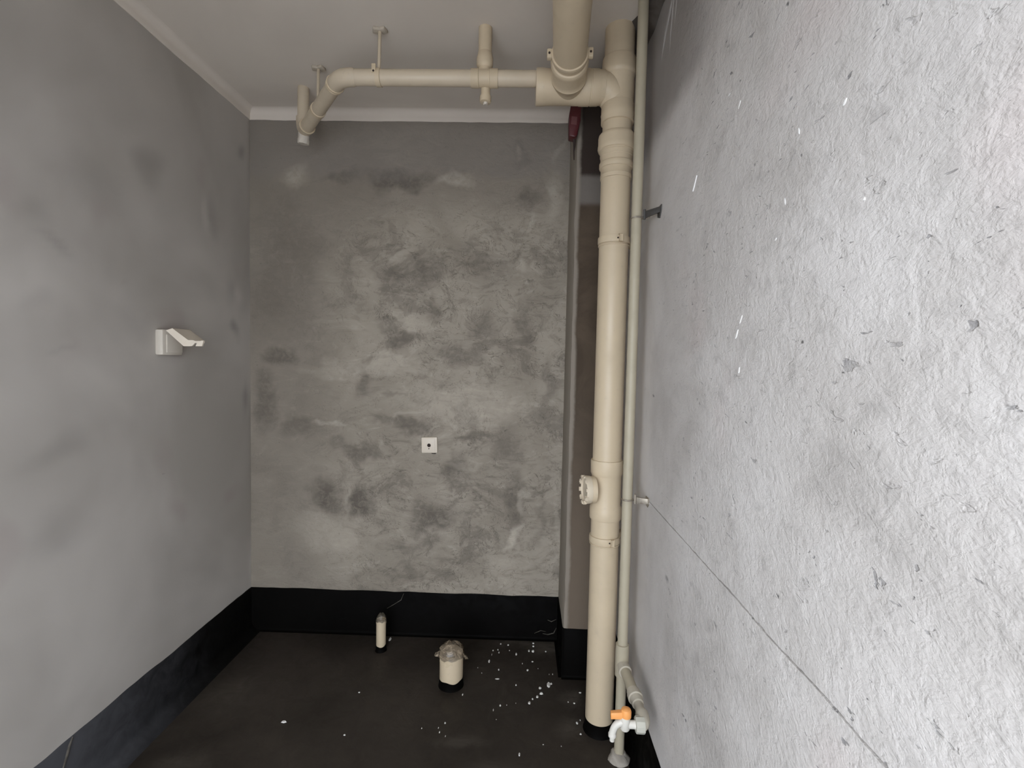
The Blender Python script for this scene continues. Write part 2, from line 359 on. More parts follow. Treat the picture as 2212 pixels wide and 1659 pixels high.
def column_mat():
    k = NT('cement_column'); P = k.coord()
    a = k.noise(4, 6, .65, .6); b = k.noise(40, 4, .65); V = k.vadd(P, a.outputs['Color'], .035); z = k.vadd_z(V)
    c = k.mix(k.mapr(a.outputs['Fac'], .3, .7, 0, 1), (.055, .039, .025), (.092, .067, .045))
    c = k.mix(k.mapr(z, 1.5, .3, 0, .8), c, (.16, .125, .092))         # lighter towards the bottom
    c = k.mix(k.mapr(z, 1.955, 1.985, 0, 1), c, (.165, .145, .125))      # pale band
    c = k.mix(k.mapr(z, 2.070, 2.095, 0, 1), c, (.036, .025, .019))     # darkest above the band
    sx = k.n('ShaderNodeSeparateXYZ'); k.lk(V, sx.inputs[0])
    c = k.mix(k.mapr(sx.outputs['X'], XP+.026, XP+.010, 0, 1), c, (.255, .22, .178))   # skimmed arris and side face
    k.color(c); k.rough(.82, .25)
    k.bump(k.math('ADD', a.outputs['Fac'], k.math('MULTIPLY', b.outputs['Fac'], .25)), .35, .01)
    return k.m

def membrane(name, col, dusty, rough, spec=.4, film=None, smudge=None):
    k = NT(name)
    a = k.noise(1.7, 3, .6, .8); b = k.noise(14, 3, .65, .6); s = k.noise(5, 4, .7, 2.0, vec=k.mapping(k.coord(), (1, 3, 1), rot=(0, 0, .5)))
    c = k.mix(k.mapr(a.outputs['Fac'], .35, .7, 0, 1), col, dusty)
    c = k.mix(k.mapr(s.outputs['Fac'], .62, .76, 0, .22), c, tuple(x*2.2 for x in dusty))
    if smudge:
        V = k.vadd(k.vadd(k.coord(), a.outputs['Color'], .12), b.outputs['Color'], .10)
        c = k.mix(k.math('MULTIPLY', k.blobs(V, smudge, 'f', 1.6, .1), k.mapr(s.outputs['Fac'], .30, .6, .25, 1)), c, (.105, .09, .072))
    if film:                                                        # bluish sheen painted into the colour, stronger towards the doorway
        c = k.mix(k.mapr(k.vadd_y(k.vadd(k.coord(), b.outputs['Color'], .5)), 2.05, 1.15, 0, 1), c, film)
    k.color(c); k.rough(k.mapr(b.outputs['Fac'], .3, .7, rough-.1, rough+.12), spec)
    k.bump(k.math('ADD', b.outputs['Fac'], k.math('MULTIPLY', s.outputs['Fac'], .6)), .18, .006)
    return k.m

def metal(name, col, rough):
    k = NT(name); a = k.noise(30, 5, .7)
    k.color(k.mix(k.mapr(a.outputs['Fac'], .45, .7, 0, .6), col, (.12, .08, .06)))
    k.bsdf.inputs['Metallic'].default_value = .85; k.rough(k.mapr(a.outputs['Fac'], .3, .7, rough, rough+.25))
    return k.m

def film(name, col, alpha):
    k = NT(name); a = k.noise(40, 4, .7, 1.0)
    k.color(k.mix(k.mapr(a.outputs['Fac'], .4, .65, 0, 1), col, tuple(min(1, x*2.0) for x in col))); k.rough(.22, .6)
    k.lk(k.mapr(a.outputs['Fac'], .35, .7, alpha-.15, min(1, alpha+.25)), k.bsdf.inputs['Alpha'])
    k.bump(a.outputs['Fac'], .5, .004)
    return k.m

# reflectances of the plaster, plastic and membrane
CB_LO, CB_HI, CB_DK, CB_LT = (.265, .230, .183), (.36, .316, .256), (.125, .107, .086), (.50, .445, .365)
CL_LO, CL_HI, CL_DK, CL_LT = (.365, .335, .298), (.475, .44, .398), (.215, .196, .18), (.58, .54, .495)
CR_LO, CR_HI, CR_DK, CR_PK = (.50, .467, .434), (.63, .597, .565), (.26, .243, .226), (.61, .51, .48)
PVC = (.575, .468, .322)

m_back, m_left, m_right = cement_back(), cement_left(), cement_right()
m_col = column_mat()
m_near = plain_cement('cement_near', (.36, .345, .33), (.44, .425, .41))
m_ceil = plain_cement('ceiling_putty', (.66, .59, .512), (.72, .65, .567), .04, 1.6)
FLOOR_SMUDGE = [(.14, 2.22, .09, .05, .7), (.02, 2.25, .14, .02, .5), (-.20, 1.64, .09, .03, .35), (-1.10, 1.50, .10, .06, .35), (-1.12, 1.85, .10, .12, .3), (.22, 1.88, .04, .04, .6), (.20, 1.74, .05, .05, .5), (-.02, 1.50, .14, .05, .25)]
m_floor = membrane('floor_membrane', (.026, .0205, .0155), (.042, .0335, .026), .50, .3, None, FLOOR_SMUDGE)
m_skirt = membrane('black_membrane', (.0026, .0023, .0020), (.0034, .003, .0026), .55, .03)
m_skirt_sheen = membrane('sheen_black_membrane', (.003, .0027, .0024), (.005, .0045, .004), .5, .08, (.070, .070, .075))  # its colour carries the grazing sheen near the doorway
m_out = plain_cement('pale_balcony_screed', (.48, .47, .46), (.58, .57, .56))
m_pvc = plastic('cream_pvc', PVC)
m_pvc_fit = plastic('cream_pvc_fitting', tuple(x*1.02 for x in PVC), .42, .15)
m_pvc_branch = plastic('cream_pvc_branch', (.58, .485, .355), .4)
m_white_cap = plastic('white_plastic', (.60, .545, .465), .45, .08)
m_ppr = plastic('grey_white_ppr', (.42, .37, .27), .42, .14)
m_ppr_lt = plastic('white_ppr_fitting', (.50, .455, .365), .42, .1)
m_tap = plastic('white_tap_plastic', (.66, .63, .56), .3, .05)
m_nut = plastic('pale_green_white_nut', (.52, .505, .43), .4, .08)
m_orange = plastic('orange_plastic', (.83, .36, .11), .35, .06)
m_cap = plastic('cream_screw_cap', (.62, .53, .40), .42, .1)
m_plate = plastic('ivory_plate', (.72, .635, .52), .4, .05)
m_dark = plastic('dark_hole', (.028, .016, .012), .7, .0)
m_red = plastic('dark_red_plastic', (.085, .014, .016), .35, .1)
m_redlab = plastic('faded_pink_label', (.16, .06, .06), .5, .1)
m_steel = metal('galvanised_strap', (.42, .375, .31), .45)
m_iron = metal('blackened_iron', (.13, .125, .12), .45)
m_mortar = plain_cement('mortar', (.25, .222, .185), (.40, .36, .305), .6, 18)
m_anchor = plain_cement('beige_filler', (.40, .345, .27), (.50, .435, .35), .5, 18)
m_flake = plain_cement('white_plaster', (.62, .60, .56), (.80, .78, .73), .3, 30)
m_fleck = plastic('white_fleck', (.90, .89, .86), .35, .02)
m_film = film('cloudy_film', (.19, .15, .105), .72)
m_film2 = film('smoky_film', (.10, .085, .066), .5)

# ------------------------------------------------------------------ the room
def jit(a, b=0., s=9., amp=.003):
    return amp*(noise.noise(Vector((a*s, b*s, 3.1))) + .5*noise.noise(Vector((a*s*3.1, b*s*3.1, 9.7))))

def rough_grid(bm, P0, U, V, nu, nv, N, amp, sc=2.2):
    """slightly uneven plaster face"""
    P0, U, V, N = map(Vector, (P0, U, V, N)); g = []
    for i in range(nu+1):
        row = []
        for j in range(nv+1):
            p = P0 + U*(i/nu) + V*(j/nv)
            e = min(i, nu-i, j, nv-j); f = 0 if e == 0 else 1
            row.append(bm.verts.new(p + N*(f*amp*noise.noise(p*sc))))
        g.append(row)
    for i in range(nu):
        for j in range(nv):
            bm.faces.new((g[i][j], g[i+1][j], g[i+1][j+1], g[i][j+1]))

T = .10
OUT = -3.4
bm = bmesh.new(); box(bm, (XL-T, NEAR-T, -T), (XR+T, YB+T, 0)); struct('floor', bm, m_floor, 'dark brown-black waterproofed floor with dusty smears')
bm = bmesh.new(); box(bm, (XL-T, NEAR-T, ZC), (XR+T, YB+T, ZC+T)); struct('ceiling', bm, m_ceil, 'off-white puttied ceiling with drain pipes below it')

bm = bmesh.new(); box(bm, (XL-T, YB+.006, 0), (XR+T, YB+T, ZC)); rough_grid(bm, (XL, YB, 0), (XP+.05-XL, 0, 0), (0, 0, ZC), 230, 360, (0, 1, 0), .004)
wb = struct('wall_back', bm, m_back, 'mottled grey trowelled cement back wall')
stain_attr(wb, [(a, z, ra*1.1, rz*1.1, min(1, s*1.45)) for a, z, ra, rz, s in BACK_DARK], [(a, z, ra, rz, min(1, s*(1.35 if min(ra, rz) > .025 else .75))) for a, z, ra, rz, s in BACK_LIGHT], 'x', ((5, .05), (11, .03), (24, .018), (60, .009)), 1.3, .35)
bm = bmesh.new(); box(bm, (XL-T, NEAR-T, 0), (XL-.006, YB+.006, ZC)); rough_grid(bm, (XL, NEAR, 0), (0, YB-NEAR, 0), (0, 0, ZC), 150, 160, (-1, 0, 0), .005, 1.6)
wl = struct('wall_left', bm, m_left, 'smooth grey cement left wall')
stain_attr(wl, LEFT_DARK, LEFT_LIGHT, 'y', ((4, .07), (9, .03), (30, .008)), 1.7, .0)

# right wall with the long horizontal construction joint cut into it
def right_wall():
    bm = bmesh.new(); box(bm, (XR+.012, NEAR-T, 0), (XR+T, YB+.006, ZC))
    zj = .895; ny = 260
    def levels(y):
        w = .0012 + .0016*abs(noise.noise(Vector((y*23, 1, 2)))) + .0008*max(0, 1.2-y)
        c = zj + .0022*noise.noise(Vector((y*7, 5, 1))) + .0010*noise.noise(Vector((y*45, 5, 1)))
        up = w*(1+1.6*max(0, noise.noise(Vector((y*60, 8, 3)))))
        return c, w, up
    rows = []
    for i in range(ny+1):
        y = NEAR + (YB-NEAR)*i/ny
        c, w, up = levels(y); deep = .010
        if y > 1.56: deep, w, up = .0, .0010, .0010
        zs = [0, .3, .6, .8, c-.02, c-w, c, c+up, c+.02, 1.0, 1.3, 1.6, 1.9, 2.2, ZC]
        row = []
        for z in zs:
            d = deep if z == c else .003*noise.noise(Vector((1, y*2, z*2)))*(0 if z in (0, ZC) or abs(z-c) < .01 else 1)
            row.append(bm.verts.new((XR+d, y, z)))
        rows.append(row)
    for i in range(ny):
        for j in range(len(rows[0])-1):
            bm.faces.new((rows[i][j], rows[i][j+1], rows[i+1][j+1], rows[i+1][j]))
    return bm
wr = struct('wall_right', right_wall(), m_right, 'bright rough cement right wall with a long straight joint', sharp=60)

# near wall around the open doorway the daylight comes through (behind the camera)
bm = bmesh.new()
x0, x1, z0, z1 = DOOR
NW = NEAR-.12
box(bm, (XL-T, NW, 0), (x0, NEAR, ZC)); box(bm, (x1, NW, 0), (XR+T, NEAR, ZC)); box(bm, (x0, NW, z1), (x1, NEAR, ZC))
struct('wall_near', bm, m_near, 'grey cement wall with a wide doorway')
bm = bmesh.new(); box(bm, (-3.5, OUT, -T-.02), (3.0, NEAR-T, -.02)); struct('floor_balcony', bm, m_out, 'pale screed outside the doorway')

# corner column on the right of the back wall
def column():
    bm = bmesh.new(); n = 60; rows = []
    for i in range(n+1):
        z = ZC*i/n
        a = jit(z, 1, 5, .0035); b = jit(z, 7, 14, .002)
        rows.append([bm.verts.new(p) for p in ((XP+a*.4, YB+.01, z), (XP+a, YP+.012, z), (XP+.004+b+a, YP+.003, z), (XP+.016+a, YP+b, z), (XR+.02, YP+jit(z, 3, 3, .003), z), (XR+.02, YB+.01, z))])
    for A, C in zip(rows, rows[1:]):
        for k in range(6):
            j = (k+1) % 6
            bm.faces.new((A[k], A[j], C[j], C[k]))
    bm.faces.new(rows[0]); bm.faces.new(rows[-1])
    return bm
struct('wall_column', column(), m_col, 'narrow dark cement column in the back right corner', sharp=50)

# white strip brought down from the ceiling with a rounded inner corner
def strip(bm, path, nrm, n, t=.004, r=.028):
    p0, p1 = Vector(path[0]), Vector(path[1]); N = Vector(nrm); rows = []
    for i in range(n+1):
        p = p0.lerp(p1, i/n); s = (p1-p0).length*i/n
        low = -BAND + jit(s, nrm[0]*5, 8, .0028)
        prof = [(-.004, low), (t*.6, low), (t, low+.003), (t, -r)]
        prof += [(t + r - r*math.cos(a), -r + r*math.sin(a)) for a in [math.pi/2*k/6 for k in range(1, 7)]]
        prof += [(t+r, .004), (-.004, .004)]
        rows.append([bm.verts.new(p + N*d + Vector((0, 0, ZC+z))) for d, z in prof])
    for A, C in zip(rows, rows[1:]):
        m = len(A)
        for k in range(m):
            j = (k+1) % m
            bm.faces.new((A[k], A[j], C[j], C[k]))
    bm.faces.new(rows[0]); bm.faces.new(rows[-1])
bm = bmesh.new(); strip(bm, ((XL, NEAR, 0), (XL, YB, 0)), (1, 0, 0), 120); struct('trim_1', bm, m_ceil, 'white painted strip along the top of the left wall')
bm = bmesh.new(); strip(bm, ((XL, YB, 0), (XP, YB, 0)), (0, -1, 0), 80); struct('trim_2', bm, m_ceil, 'white painted strip along the top of the back wall')

def wedge():  # rough wedge that darkens the ceiling and right wall corner
    bm = bmesh.new(); rows = []; n = 70
    for i in range(n+1):
        y = .95 + (YP+.01-.95)*i/n; g = min(1, i/14)
        a = (.012 + .050*g)*(1 + .5*noise.noise(Vector((y*9, 2, 1)))) ; d = (.008 + .022*g)*(1 + .6*noise.noise(Vector((y*11, 4, 2))))
        rows.append([bm.verts.new(p) for p in ((XR+.004, y, ZC+.003), (XR-a, y, ZC+.003), (XR-a*.9, y, ZC-.004), (XR-a*.45, y, ZC-d*.5), (XR-.004, y, ZC-d), (XR+.004, y, ZC-d))])
    for A, C in zip(rows, rows[1:]):
        for q in range(6):
            j = (q+1) % 6; bm.faces.new((A[q], A[j], C[j], C[q]))
    bm.faces.new(rows[0]); bm.faces.new(rows[-1]); return bm
struct('trim_3', wedge(), plain_cement('dark_wedge', (.075, .062, .052), (.13, .112, .096), .5, 12), 'rough dark wedge in the corner of ceiling and right wall', sharp=60)

# black waterproof upturn at the foot of the walls, coved into the floor
def upturn(bm, p0, p1, nrm, n, h=SK, t=.004, r=.03, amp=.004, seed=0):
    p0, p1, N = Vector((*p0, 0)), Vector((*p1, 0)), Vector((*nrm, 0)); rows = []
    for i in range(n+1):
        p = p0.lerp(p1, i/n); s = (p1-p0).length*i/n
        top = h + jit(s, seed, 6, amp)
        prof = [(-.005, top), (t*.4, top), (t, top-.004), (t, r)]
        prof += [(t + r - r*math.cos(a), r - r*math.sin(a)) for a in [math.pi/2*k/6 for k in range(1, 7)]]
        prof = [(d, max(z, .0012)) for d, z in prof] + [(t+r+.012, -.002), (-.005, -.002)]
        rows.append([bm.verts.new(p + N*d + Vector((0, 0, z))) for d, z in prof])
    for A, C in zip(rows, rows[1:]):
        m = len(A)
        for k in range(m):
            j = (k+1) % m
            bm.faces.new((A[k], A[j], C[j], C[k]))
    bm.faces.new(rows[0]); bm.faces.new(rows[-1])
bm = bmesh.new(); upturn(bm, (XL, YB), (XP+.002, YB), (0, -1), 60, seed=1, r=.012); bb = struct('baseboard_back', bm, m_skirt, 'black waterproof coating along the foot of the back wall')
bm = bmesh.new(); upturn(bm, (XL, NEAR), (XL, YB), (1, 0), 200, seed=2, amp=.005, r=.045); bl = struct('baseboard_left', bm, m_skirt_sheen, 'black waterproof coating along the foot of the left wall')
bm = bmesh.new(); upturn(bm, (XR, NEAR), (XR, YP), (-1, 0), 90, seed=3, r=.02); struct('baseboard_right', bm, m_skirt, 'black waterproof coating along the foot of the right wall')
bm = bmesh.new(); upturn(bm, (XP, YB), (XP, YP-.006), (-1, 0), 10, seed=4, r=.008, amp=.002); upturn(bm, (XP-.004, YP), (XR, YP), (0, -1), 20, seed=5, r=.01, amp=.003)
struct('baseboard_column', bm, m_skirt, 'black waterproof coating around the foot of the column')

# cement runs and smears dried onto the black coating
m_run = plain_cement('dried_cement_run', (.05, .044, .036), (.11, .097, .08), .4, 40)
for par, pts, r in ((bb, ((-.551, YB-.005, .203), (-.564, YB-.005, .171), (-.600, YB-.005, .147), (-.631, YB-.005, .128)), .0016),
                    (bl, ((XL+.004, 1.353, .207), (XL+.004, 1.342, .190), (XL+.004, 1.330, .158), (XL+.004, 1.318, .130)), .0040),
                    (bb, ((.120, YB-.005, .030), (.145, YB-.005, .026), (.172, YB-.005, .034), (.184, YB-.005, .060)), .0026),
                    (bb, ((.142, YB-.005, .097), (.160, YB-.005, .090), (.182, YB-.005, .101)), .0020),
                    (bb, ((.080, YB-.005, .030), (.110, YB-.005, .044), (.135, YB-.005, .040)), .0014)):
    bm = bmesh.new(); sweep(bm, pts, [r*.5]+[r]*(len(pts)-2)+[r*.4], 8); link('cement_run', bm, m_run, par)

# small white flecks on the right wall
def fleck(a):
    y0, za, y1, zb, w = a; bm = bmesh.new()
    A, C = Vector((XR, y0, za)), Vector((XR, y1, zb)); d = (C-A); s = Vector((0, -d.z, d.y)).normalized()*w*.5
    pts = [A, A.lerp(C, .25)+s*.8, A.lerp(C, .6)+s, C, A.lerp(C, .7)-s*.9, A.lerp(C, .3)-s*.6]
    prism(bm, [p+Vector((.003, 0, 0)) for p in pts], (-.0045, 0, 0))
    return bm
for a in WALL_FLECKS: link('pale_fleck', fleck(a), m_fleck, wr)
# pulled-up render left at the top of the right wall beside the water pipe
for pts, r in ((((1.47, 2.40), (1.50, 2.36), (1.54, 2.325), (1.58, 2.27)), .006), (((1.455, 2.42), (1.47, 2.36), (1.485, 2.29), (1.49, 2.22)), .004), (((1.42, 2.44), (1.44, 2.34), (1.455, 2.25)), .003)):
    bm = bmesh.new(); sweep(bm, [(XR+.001, y, z) for y, z in pts], [r*.5]+[r]*(len(pts)-2)+[r*.3], 8)
    link('render_ridge', bm, m_right, wr)
# hairline crack on the left wall: a shallow ridge of lifted skim
bm = bmesh.new()
sweep(bm, [(XL-.0006, y, z) for y, z in LEFT_CRACK[:4]], .0016, 6); link('crack_line', bm, plain_cement('crack_shade', (.12, .11, .10), (.17, .16, .15)), wl)

# ------------------------------------------------------------------ soil stack in the right corner
SX, SY = .303, 1.735
st = thing('soil_stack', 'thick vertical cream plastic drain pipe running from floor to ceiling in the corner', 'pipe', (SX, SY, 0))
V = (0, 0, 1)
def vl(name, prof, mat, parent=st, x=SX, y=SY, seg=48):
    return link(name, B(lathe, (x, y, 0), V, prof, seg), mat, parent)
vl('pipe', [(.0, .0500), (.80, .0500)], m_pvc)
vl('pipe', [(.95, .0505), (1.99, .0505)], m_pvc)
vl('pipe', [(2.10, .0500), (2.17, .0500)], m_pvc)
vl('pipe', [(2.33, .0500), (ZC+.002, .0500)], m_pvc)
vl('expansion_joint', [(1.960, .0508), (1.961, .0530), (1.974, .0535), (1.976, .0522), (1.996, .0524), (1.998, .0562), (2.001, .0575), (2.014, .0575), (2.017, .0560), (2.019, .0540), (2.034, .0542), (2.036, .0560), (2.050, .0562), (2.052, .0585), (2.056, .0585), (2.058, .0625), (2.064, .0645), (2.074, .0640), (2.078, .0632), (2.100, .0632), (2.108, .0615), (2.113, .0575), (2.114, .0500)], m_pvc_fit)
tee = vl('tee_fitting', [(2.150, .0502), (2.151, .0560), (2.172, .0562), (2.178, .0575), (2.184, .0562), (2.210, .0560), (2.214, .0535), (2.216, .0530), (2.304, .0530), (2.308, .0545), (2.312, .0580), (2.318, .0588), (2.324, .0578), (2.362, .0565), (2.365, .0550), (2.366, .0502)], m_pvc_fit)
bm = bmesh.new(); sweep(bm, [(.225, SY-.005, 2.267)] + arc((.238, SY-.005, 2.267), (SX-.005, SY, 2.267), (SX, SY, 2.185), 12), [.0530]*10 + [.051, .049, .046, .040]); link('swept_branch', bm, m_pvc_fit, tee)
co = vl('cleanout_fitting', [(.776, .0505), (.778, .0545), (.782, .0555), (.800, .0560), (.822, .0558), (.826, .0530), (.832, .0520), (.930, .0520), (.936, .0535), (.942, .0560), (.984, .0565), (.988, .0555), (.9885, .0505)], m_pvc_fit)
CZ = .887
link('cleanout_neck', B(lathe, (SX-.045, SY-.03, CZ), (-1, -.12, 0), [(0, .046), (.022, .046), (.026, .044)], 40), m_pvc_fit, co)
bm = bmesh.new(); lathe(bm, (SX-.062, SY-.032, CZ), (-1, -.12, 0), [(0, .0475), (.018, .0490), (.021, .0480), (.0215, .041), (.016, .040)], 40)
R = rot_to((-1, -.12, 0))
for i in range(10):
    a = 2*math.pi*i/10; c = Vector((SX-.062, SY-.032, CZ)) + R @ Vector((.0455*math.cos(a), .0455*math.sin(a), .0215))
    q = R @ Matrix.Rotation(a, 3, 'Z')
    box(bm, c-Vector((.004, .006, .0045)), c+Vector((.004, .006, .0045)), .0012, q, 1)
link('screw_cap', bm, m_cap, co)
vl('membrane_collar', [(0.0, .0575), (.005, .0550), (.012, .0530), (.034, .0520), (.044, .0515), (.0445, .0500)], m_skirt)

def strap_clamp(name, label, z, seam_x):
    t = thing(name, label, 'pipe clamp', (SX, SY, z))
    link('band', B(lathe, (SX, SY, z), V, [(-.012, .0505), (-.011, .0542), (-.006, .0548), (.006, .0548), (.011, .0542), (.012, .0505)], 48), m_pvc_fit, t)
    link('bead', B(torus, (SX, SY, z-.018), V, .0510, .0026), m_pvc_fit, t)
    ang = math.radians(seam_x); d = Vector((math.sin(ang), -math.cos(ang), 0)); s = Vector((d.y, -d.x, 0))*-1
    c = Vector((SX, SY, z)) + d*.0555
    q = Matrix((s, d, Vector((0, 0, 1)))).transposed()
    bm = bmesh.new(); box(bm, c-Vector((.006, .004, .012)), c+Vector((.006, .004, .012)), .0015, q); link('clasp', bm, m_pvc_fit, t)
    c2 = c - s*.009; bm = bmesh.new(); lathe(bm, c2-d*.004, d, [(0, .0028), (.004, .0028)], 12); link('screw', bm, m_dark, t)
    # arm back to the wall behind
    bm = bmesh.new(); prism(bm, [(SX+.030, SY+.030, z-.009), (SX+.048, SY+.018, z-.009), (XR+.001, SY+.095, z-.009), (XR+.001, SY+.115, z-.009)], (0, 0, .018), .001); link('wall_arm', bm, m_pvc_fit, t)
    return t
strap_clamp('pipe_clamp', 'cream plastic strap clamp round the upper part of the thick vertical pipe', 1.752, 14)
strap_clamp('pipe_clamp', 'cream plastic strap clamp just below the cleanout of the thick vertical pipe', .706, 18)

# ------------------------------------------------------------------ big overhead drain coming towards the doorway
HX, HZ = .02, 2.267
DA, DB = Vector((.131, 1.721, 2.267)), Vector((.105, 1.32, 2.267))
dd = (DB-DA).normalized()
od = thing('overhead_drain', 'wide cream drain pipe overhead, running from the corner tee towards the viewer', 'pipe', (.131, 1.721, 2.267))
wye = link('wye_fitting', B(lathe, (HX, SY-.008, HZ), (1, 0, 0), [(.0, .044), (.0005, .0560), (.003, .0575), (.028, .0575), (.034, .0562), (.120, .0555), (.148, .0560), (.150, .0572), (.182, .0572), (.183, .0555), (.187, .0555), (.188, .0568), (.212, .0566), (.216, .0545), (.232, .0535)], 48), m_pvc_fit, od)
link('branch_socket', B(lathe, DA, dd, [(.0, .050), (.03, .054), (.052, .0555), (.056, .0585), (.064, .0590), (.067, .0570), (.085, .0560), (.128, .0560), (.131, .0590), (.141, .0595), (.146, .0580), (.150, .0562), (.152, .0520)], 48), m_pvc_fit, wye)
end = DA + dd*.64
link('pipe', B(sweep, [DA+dd*.12, DA+dd*.5] + arc(DA+dd*.55, end, end+Vector((0, 0, .12)), 10) + [Vector((end.x, end.y, ZC+.001))], .0515, 44), m_pvc, od)
cc = DA + dd*.178
hc = thing('pipe_clamp', 'cream clamp with two ears round the overhead pipe that runs towards the viewer', 'pipe clamp', cc)
link('band', B(lathe, cc-dd*.009, dd, [(0, .0516), (.001, .0560), (.005, .0568), (.013, .0568), (.017, .0560), (.018, .0516)], 48), m_pvc_fit, hc)
for s in (-1, 1):
    side = Vector((-dd.y, dd.x, 0))*s*1.0
    c = cc + side*.0625
    bm = bmesh.new(); box(bm, c-Vector((.0075, .009, .014)), c+Vector((.0075, .009, .014)), .003); ear = link('ear', bm, m_pvc_fit, hc)
    bm = bmesh.new(); lathe(bm, c+dd*.0075, dd, [(0, .0035), (.003, .0035)], 12); link('screw', bm, m_dark, ear)

bm = bmesh.new(); sweep(bm, [cc+Vector((0, 0, .054)), Vector((cc.x, cc.y, ZC-.001))], .005, 10); link('hanger_rod', bm, m_steel, hc)

# ------------------------------------------------------------------ thin ceiling branch
BY, BZ, BR = 1.722, 2.292, .0262
E0 = Vector((-.655, BY, BZ)); E1 = Vector((-.952, 2.105, 2.283)); de = (E1-E0).normalized()
cb = thing('branch_drain', 'thinner cream drain pipe hung below the ceiling, bending away to the left', 'pipe', (-.2, BY, BZ))
link('pipe', B(lathe, (-.61, BY, BZ), (1, 0, 0), [(0, BR), (.42, BR)], 36), m_pvc_branch, cb)
link('pipe', B(lathe, (-.12, BY, BZ), (1, 0, 0), [(0, BR), (.132, BR), (.141, BR*.96), (.1435, BR*.85)], 36), m_pvc_branch, cb)
el = link('elbow', B(sweep, [E0+Vector((.055, 0, 0)), E0+Vector((.047, 0, 0))] + arc(E0+Vector((.04, 0, 0)), E0, E0+de*.045, 10) + [E0+de*.052, E0+de*.06], [BR+.0005]+[BR+.0030]*13+[BR+.0005], 36), m_pvc_branch, cb)
link('rim', B(torus, E0+de*.050, de, BR+.0036, .0026), m_pvc_fit, el)
link('rim', B(torus, E0+de*.066, de, BR+.0016, .0024), m_pvc_fit, el)
link('pipe', B(lathe, E0+de*.05, de, [(0, BR), ((E1-E0).length-.06, BR)], 36), m_pvc_branch, cb)
q = E1 + Vector((-.008, .01, 0))
e2 = link('elbow', B(sweep, [E1-de*.055] + arc(E1-de*.045, q, q+Vector((0, 0, .05)), 10) + [q+Vector((0, 0, .06))], BR+.0026, 36), m_pvc_branch, cb)
link('rim', B(torus, E1-de*.054, de, BR+.0032, .0026), m_pvc_fit, e2)
link('riser', B(lathe, q, V, [(.04, BR-.003), (ZC-q.z+.001, BR-.003)], 32), m_pvc_branch, cb)
link('end_plug', B(lathe, q+Vector((.002, -.004, -.052)), (.12, -.12, 1), [(0, .018), (.0005, .0235), (.018, .0240), (.022, .0225), (.045, .0225)], 10), m_white_cap, cb)
# cross with the riser from the floor drain above and a screwed plug below
tf = link('tee_fitting', B(lathe, (-.202, BY, BZ), (1, 0, 0), [(0, BR), (.0005, BR+.0035), (.026, BR+.0042), (.028, BR+.0020), (.064, BR+.0020), (.066, BR+.0042), (.092, BR+.0035), (.0925, BR)], 40), m_pvc_fit, cb)
TX, TY = -.157, BY+.012
link('riser', B(lathe, (TX, TY, BZ), V, [(.0, .0200), (.040, .0205), (.046, .0270), (.052, .0285), (.072, .0285), (.078, .0262), (.090, .0245), (.092, .0228), (.135, .0228), (ZC-BZ+.001, .0228)], 36), m_pvc_fit, tf)
pg = link('plug_stub', B(lathe, (TX+.004, TY+.004, BZ-.072), V, [(0, .0165), (.001, .0195), (.020, .0200), (.021, .0160), (.072, .0160)], 12), m_pvc_fit, tf)
link('plug_knob', B(lathe, (TX+.004, TY+.004, BZ-.080), V, [(0, .0068), (.001, .0080), (.009, .0082)], 6), m_white_cap, tf)

# ceiling hangers
def hanger(label, pc, axis, top, rad):
    pc, axis, top = Vector(pc), Vector(axis).normalized(), Vector(top)
    t = thing('pipe_hanger', label, 'pipe hanger', top, 'hangers of the thinner ceiling pipe')
    link('ring', B(lathe, pc-axis*.009, axis, [(0, rad+.0004), (.0008, rad+.003), (.017, rad+.003), (.018, rad+.0004)], 36), m_pvc_fit, t)
    bm = bmesh.new(); p1 = pc+Vector((0, 0, rad+.002)); m = p1.lerp(top, .5)
    sweep(bm, [p1, m, top], .0058, 12); link('rod', bm, m_pvc_branch, t)
    side = axis.cross(Vector((0, 0, 1))).normalized()
    c = p1 - axis*.012 - side*.004 + Vector((0, 0, .002)) + side*.0
    c = pc + Vector((0, 0, rad*.62)) + side*(rad*.98) - axis*.010
    bm = bmesh.new(); box(bm, c-Vector((.0068, .0035, .015)), c+Vector((.0068, .0035, .015)), .0012); tb = link('tab', bm, m_pvc_fit, t)
    bm = bmesh.new(); lathe(bm, c+Vector((0, -.0030, -.0095)), (0, -1, 0), [(0, .0036), (.0015, .0036)], 12); link('screw', bm, m_dark, tb)
    bm = bmesh.new()
    for k, (dx, sx) in enumerate(((-.013, .012), (.012, .011))):
        c = top + Vector((dx, 0, -.006)); box(bm, c-Vector((sx, .014, .006)), c+Vector((sx, .014, .0062)), .004, Matrix.Rotation(.3*(1-2*k), 3, 'Z'))
    link('anchor', bm, m_anchor, t)
hanger('ceiling hanger on the straight middle run of the thinner overhead pipe', (-.520, BY, BZ), (1, 0, 0), (-.522, 1.738, ZC), BR)
hanger('ceiling hanger on the slanting left end of the thinner overhead pipe', E0+de*.272, de, (-.831, 1.962, ZC), BR)

